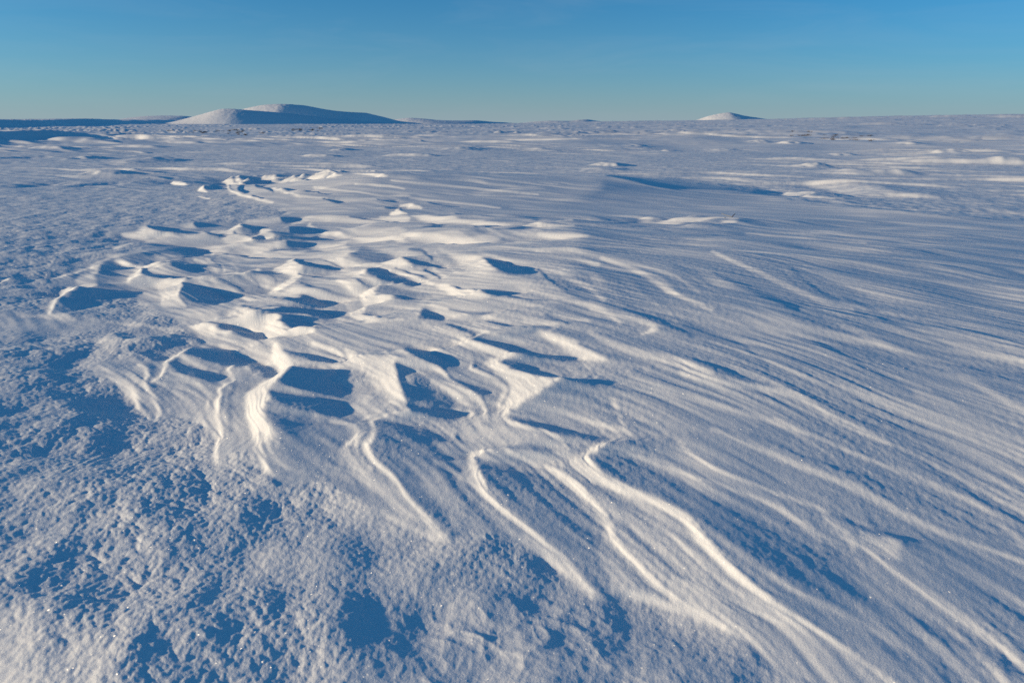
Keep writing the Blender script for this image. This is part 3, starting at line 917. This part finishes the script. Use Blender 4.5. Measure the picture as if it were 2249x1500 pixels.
def mesh_object(name, verts, faces, mat, smooth=True):
    me = bpy.data.meshes.new(name)
    nv, nf = len(verts), len(faces)
    k = faces.shape[1]
    me.vertices.add(nv)
    me.vertices.foreach_set("co", np.ascontiguousarray(verts, dtype=np.float32).ravel())
    me.loops.add(nf * k)
    me.loops.foreach_set("vertex_index", np.ascontiguousarray(faces, dtype=np.int32).ravel())
    me.polygons.add(nf)
    me.polygons.foreach_set("loop_start", np.arange(0, nf * k, k, dtype=np.int32))
    me.polygons.foreach_set("use_smooth", np.full(nf, smooth, dtype=bool))
    me.materials.append(mat)
    me.update()
    o = bpy.data.objects.new(name, me)
    COL.objects.link(o)
    return o


# ------------------------------------------------------------------ the ground sheet: fine near the path, coarser away from it
NCOL = 1250
dense = np.linspace(-42, 42, NCOL)
left = np.array([-180, -165, -150, -135, -120, -108, -97, -88, -80, -74, -69, -65, -62, -59.5, -57])
left = np.concatenate([left, np.linspace(-55, -42.1, 60)])
az = np.radians(np.concatenate([left, dense, -left[::-1][:-1]]))
rs = [0.45]
while rs[-1] < 9000:
    r_ = rs[-1]
    rs.append(r_ + (0.0024 * max(r_, 1.0)**1.1 if r_ < 80 else 0.011 * r_) * (6 if r_ < 1.0 else 1))
rs = np.array(rs)
NR, NC = len(rs), len(az)
RR, AA = np.meshgrid(rs, az, indexing='ij')
vx = (RR * np.sin(AA)).ravel(); vy = (RR * np.cos(AA)).ravel()
vz, vs = ground(vx, vy)
verts = np.stack([vx, vy, vz], 1)
ii = np.arange(NR - 1)[:, None] * NC; jj = np.arange(NC)[None, :]
j2 = (jj + 1) % NC
faces = np.stack([ii + jj, ii + j2, ii + NC + j2, ii + NC + jj], -1).reshape(-1, 4)
verts = np.concatenate([verts, [[0, 0, float(vz[:NC].mean())]]])
inner = np.stack([np.full(NC, len(verts) - 1), (np.arange(NC) + 1) % NC, np.arange(NC), np.arange(NC)], -1)
# close the small hole under the viewer with triangles folded into quads of two neighbours
tri = [(len(verts) - 1, (a + 2) % NC, (a + 1) % NC, a) for a in range(0, NC - 1, 2)]
if NC % 2:
    tri.append((len(verts) - 1, 0, NC - 1, NC - 1))
    tri = tri[:-1]
faces = np.concatenate([faces, np.array(tri)])
print("ground", NR, NC, len(faces))
# quads wind so that normals look up
faces = faces[:, ::-1]
snow = mesh_object("snow_ground", verts, faces, M_SNOW)
snow["kind"] = "structure"
snow["label"] = "wind carved snow field with sastrugi ridges reaching to the horizon"
at = snow.data.attributes.new("smooth_snow", 'FLOAT', 'POINT')
at.data.foreach_set("value", np.append(vs, 0).astype(np.float32))


# ------------------------------------------------------------------ hills on the horizon
def tag(o, label=None, cat=None, group=None, kind=None):
    for k, v in (("label", label), ("category", cat), ("group", group), ("kind", kind)):
        if v:
            o[k] = v
    return o


def hill(name, label, D, sky_line, depth, seed, bend=0.0, rough=1.0, nx=340, ny=120):
    """a fell whose crest follows sky_line (chart positions) at distance D; depth = half width, front to back"""
    p = np.array(sky_line, float)
    q = spline(np.column_stack([p, np.zeros(len(p))]), False, 10)
    X = (q[:, 0] - 1124.5) / FP * D
    Z = H + (272.0 - q[:, 1]) / FP * D
    xs = np.linspace(X[0], X[-1], nx)
    zr = np.interp(xs, X, Z)
    t = np.linspace(-1, 1, ny)
    XX, TT = np.meshgrid(xs, t)
    zr = np.broadcast_to(zr, XX.shape)
    u = (XX - xs[0]) / (xs[-1] - xs[0])
    prof = np.where(TT < 0, (1 - np.abs(TT)**1.35), 1 - TT**2)
    hgt = (zr + 2.0) * prof - 2.0
    d = depth * (0.45 + 0.55 * np.sin(np.pi * np.clip(u, 0, 1))**0.7)
    YY = D + bend * 1.2 * np.maximum(0, u - 0.36)**1.6 + TT * d
    hgt = hgt + rough * prof * (1 - prof * 0.6) * (1.3 * perlin(XX / 45, YY / 45, seed) + 0.4 * perlin(XX / 13, YY / 13, seed + 1)) \
        + rough * 0.15 * perlin(XX / 4.5, YY / 4.5, seed + 2) * prof
    verts = np.stack([XX, YY, hgt], -1).reshape(-1, 3)
    i = np.arange(ny - 1)[:, None] * nx
    j = np.arange(nx - 1)[None, :]
    f = np.stack([i + j, i + j + 1, i + j + nx + 1, i + j + nx], -1).reshape(-1, 4)
    return tag(mesh_object(name, verts, f, M_HILL), label, kind="structure")


hill("hill", "front hump of the snowy fell with sunlit left flank and shaded right side", 900,
     [(372, 276), (400, 271), (440, 263), (480, 253), (510, 245), (530, 242.5), (560, 244), (590, 246.5), (620, 249), (660, 253), (700, 258), (760, 265), (830, 271), (870, 274)],
     50, 51, bend=330)
hill("hill", "higher rear hump of the snowy fell with bright left summit slope", 1000,
     [(500, 262), (540, 250), (575, 241), (600, 236.5), (625, 234), (655, 233), (690, 236), (725, 243), (745, 246), (770, 248), (795, 249), (815, 254), (845, 263), (868, 268), (900, 272)],
     55, 55, bend=330)
hill("hill", "pale distant ridge behind the shaded bank on the left horizon", 1700,
     [(290, 268), (320, 261), (350, 258), (380, 256.5), (410, 256), (440, 257), (480, 262), (520, 268)], 120, 59)
hill("hill", "low blue ridge right of the big fell on the horizon", 1500,
     [(845, 271), (870, 266), (895, 262), (915, 260.5), (940, 262), (970, 265), (1010, 265.5), (1050, 266), (1090, 268.5), (1150, 272)], 70, 63, bend=300)
hill("hill", "faint low ridge near the middle of the horizon with dark right end", 1900,
     [(1130, 272), (1160, 269), (1200, 266.5), (1245, 266.5), (1265, 264.5), (1285, 263.5), (1305, 266), (1330, 269), (1365, 272)], 80, 67, bend=250)
hill("hill", "small pointed white hill standing alone on the right horizon", 1300,
     [(1480, 270), (1510, 265), (1535, 257), (1555, 252.5), (1575, 250), (1590, 252), (1615, 257), (1640, 260), (1670, 263.5), (1700, 268)], 60, 71, bend=60)

# ------------------------------------------------------------------ shrubs and the twig
def plain_material(name, c1, c2, rough=0.8):
    m = bpy.data.materials.new(name)
    m.use_nodes = True
    n, l = m.node_tree.nodes, m.node_tree.links
    b = n["Principled BSDF"]
    b.inputs["Roughness"].default_value = rough
    t = n.new("ShaderNodeTexNoise")
    t.inputs["Scale"].default_value = 30
    r = n.new("ShaderNodeValToRGB")
    r.color_ramp.elements[0].color = (*c1, 1)
    r.color_ramp.elements[1].color = (*c2, 1)
    l.new(t.outputs["Fac"], r.inputs["Fac"])
    l.new(r.outputs["Color"], b.inputs["Base Color"])
    return m


M_TWIG = plain_material("dark_bark", (0.045, 0.028, 0.018), (0.10, 0.065, 0.042))
M_STRAW = plain_material("dry_stalk", (0.42, 0.36, 0.25), (0.55, 0.48, 0.34))


def tube(V, Fc, pts, r0, r1, n=5):
    base = len(V)
    m = len(pts)
    for k, p in enumerate(pts):
        p = Vector(p)
        d = (Vector(pts[min(k + 1, m - 1)]) - Vector(pts[max(k - 1, 0)])).normalized()
        s = d.orthogonal().normalized(); t = d.cross(s)
        r = r0 + (r1 - r0) * k / (m - 1)
        for a in range(n):
            w = 2 * math.pi * a / n
            V.append(p + s * (r * math.cos(w)) + t * (r * math.sin(w)))
    for k in range(m - 1):
        for a in range(n):
            b = (a + 1) % n
            Fc.append((base + k * n + a, base + k * n + b, base + (k + 1) * n + b, base + (k + 1) * n + a))


def tubes_object(name, V, Fc, mat, parent=None):
    me = bpy.data.meshes.new(name)
    me.from_pydata([tuple(v) for v in V], [], Fc)
    me.materials.append(mat)
    o = bpy.data.objects.new(name, me)
    COL.objects.link(o)
    if parent:
        o.parent = parent
    return o


def ground_z(x, y):
    return float(ground(np.array([x]), np.array([y]))[0][0])


def shrub_mesh(seed, width, height):
    rnd = random.Random(seed)
    V, Fc = [], []
    for k in range(34):
        a = rnd.uniform(0, 2 * math.pi)
        r = width * rnd.random()**0.7 * 0.5
        h = height * rnd.uniform(0.45, 1.0)
        b = Vector((math.cos(a) * r * 0.55, math.sin(a) * r * 0.55, -0.08))
        e = Vector((math.cos(a) * r * 1.4, math.sin(a) * r * 1.4, h))
        mid = (b + e) / 2 + Vector((rnd.uniform(-.04, .04), rnd.uniform(-.04, .04), 0.03))
        tube(V, Fc, [b, mid, e], 0.013, 0.005, 4)
        for s in range(2):
            q = mid.lerp(e, rnd.random())
            tube(V, Fc, [q, q + Vector((rnd.uniform(-.09, .09), rnd.uniform(-.09, .09), rnd.uniform(.03, .1)))], 0.007, 0.004, 3)
    return V, Fc


KINDS = []
for k in range(4):
    V, Fc = shrub_mesh(300 + k, (0.5, 0.8, 0.65, 1.0)[k], (0.26, 0.30, 0.22, 0.34)[k])
    KINDS.append((V, Fc))
protos = [None] * 4
rnd = random.Random(7)


def plant(px, py, label, group, scale=1.0):
    x, y = ground_at(px, py)
    k = rnd.randrange(4)
    if protos[k] is None:
        o = tubes_object("willow_shrub", *KINDS[k], M_TWIG)
        protos[k] = o
    else:
        o = protos[k].copy()
        COL.objects.link(o)
    for key in ("label", "category", "group"):
        if key in o:
            del o[key]
    s = scale * rnd.uniform(0.75, 1.3)
    o.scale = (s, s, s)
    o.rotation_euler = (0, 0, rnd.uniform(0, 6.28))
    o.location = (x, y, ground_z(x, y) - 0.02)
    return tag(o, label, "shrub", group)


for x0, x1, y0, y1, n, sc in ((368, 400, 289.5, 293.5, 6, .8), (416, 480, 291, 296, 9, .8), (488, 580, 289, 298, 18, .8), (640, 700, 288.5, 292, 10, .8)):
    for k in range(n):
        plant(rnd.uniform(x0, x1), rnd.uniform(y0, y1), "small dark leafless shrub poking through the snow below the big two-humped fell",
              "shrubs in the snow below the big fell", sc)
for x0, x1, y0, y1, n, sc in ((1732, 1790, 297, 301, 9, 0.6), (1806, 1915, 299, 314, 40, 0.5)):
    for k in range(n):
        plant(rnd.uniform(x0, x1), rnd.uniform(y0, y1), "tiny brown heath tuft in the speckled patch on the right-hand plain",
              "heath tufts on the right-hand plain", sc)
plant(703, 287.5, "solitary upright dark shrub at the shaded foot of the fell, right of the shrub row", None, 1.8)

# the twig lying in the drift, with two straw stalks
tx, ty = ground_at(1603, 520)
tz = ground_z(tx, ty)
tw = bpy.data.objects.new("twig", None)
COL.objects.link(tw)
tw.location = (tx, ty, tz)
tag(tw, "short dry twig with pale stalks sticking out of the smooth snow drift", "twig")
V, Fc = [], []
tube(V, Fc, [(-0.012, 0, -0.02), (0.012, 0.0, 0.018), (0.045, 0.01, 0.05)], 0.0065, 0.004, 6)
tubes_object("stem", V, Fc, M_TWIG, tw)
V, Fc = [], []
tube(V, Fc, [(0.0, 0, 0.004), (-0.06, 0.02, 0.022), (-0.135, 0.04, 0.05)], 0.0045, 0.003, 6)
tubes_object("stalk", V, Fc, M_STRAW, tw)
V, Fc = [], []
tube(V, Fc, [(0.0, -0.005, 0.003), (-0.05, -0.03, 0.0), (-0.115, -0.05, 0.002)], 0.004, 0.0025, 6)
tubes_object("stalk", V, Fc, M_STRAW, tw)
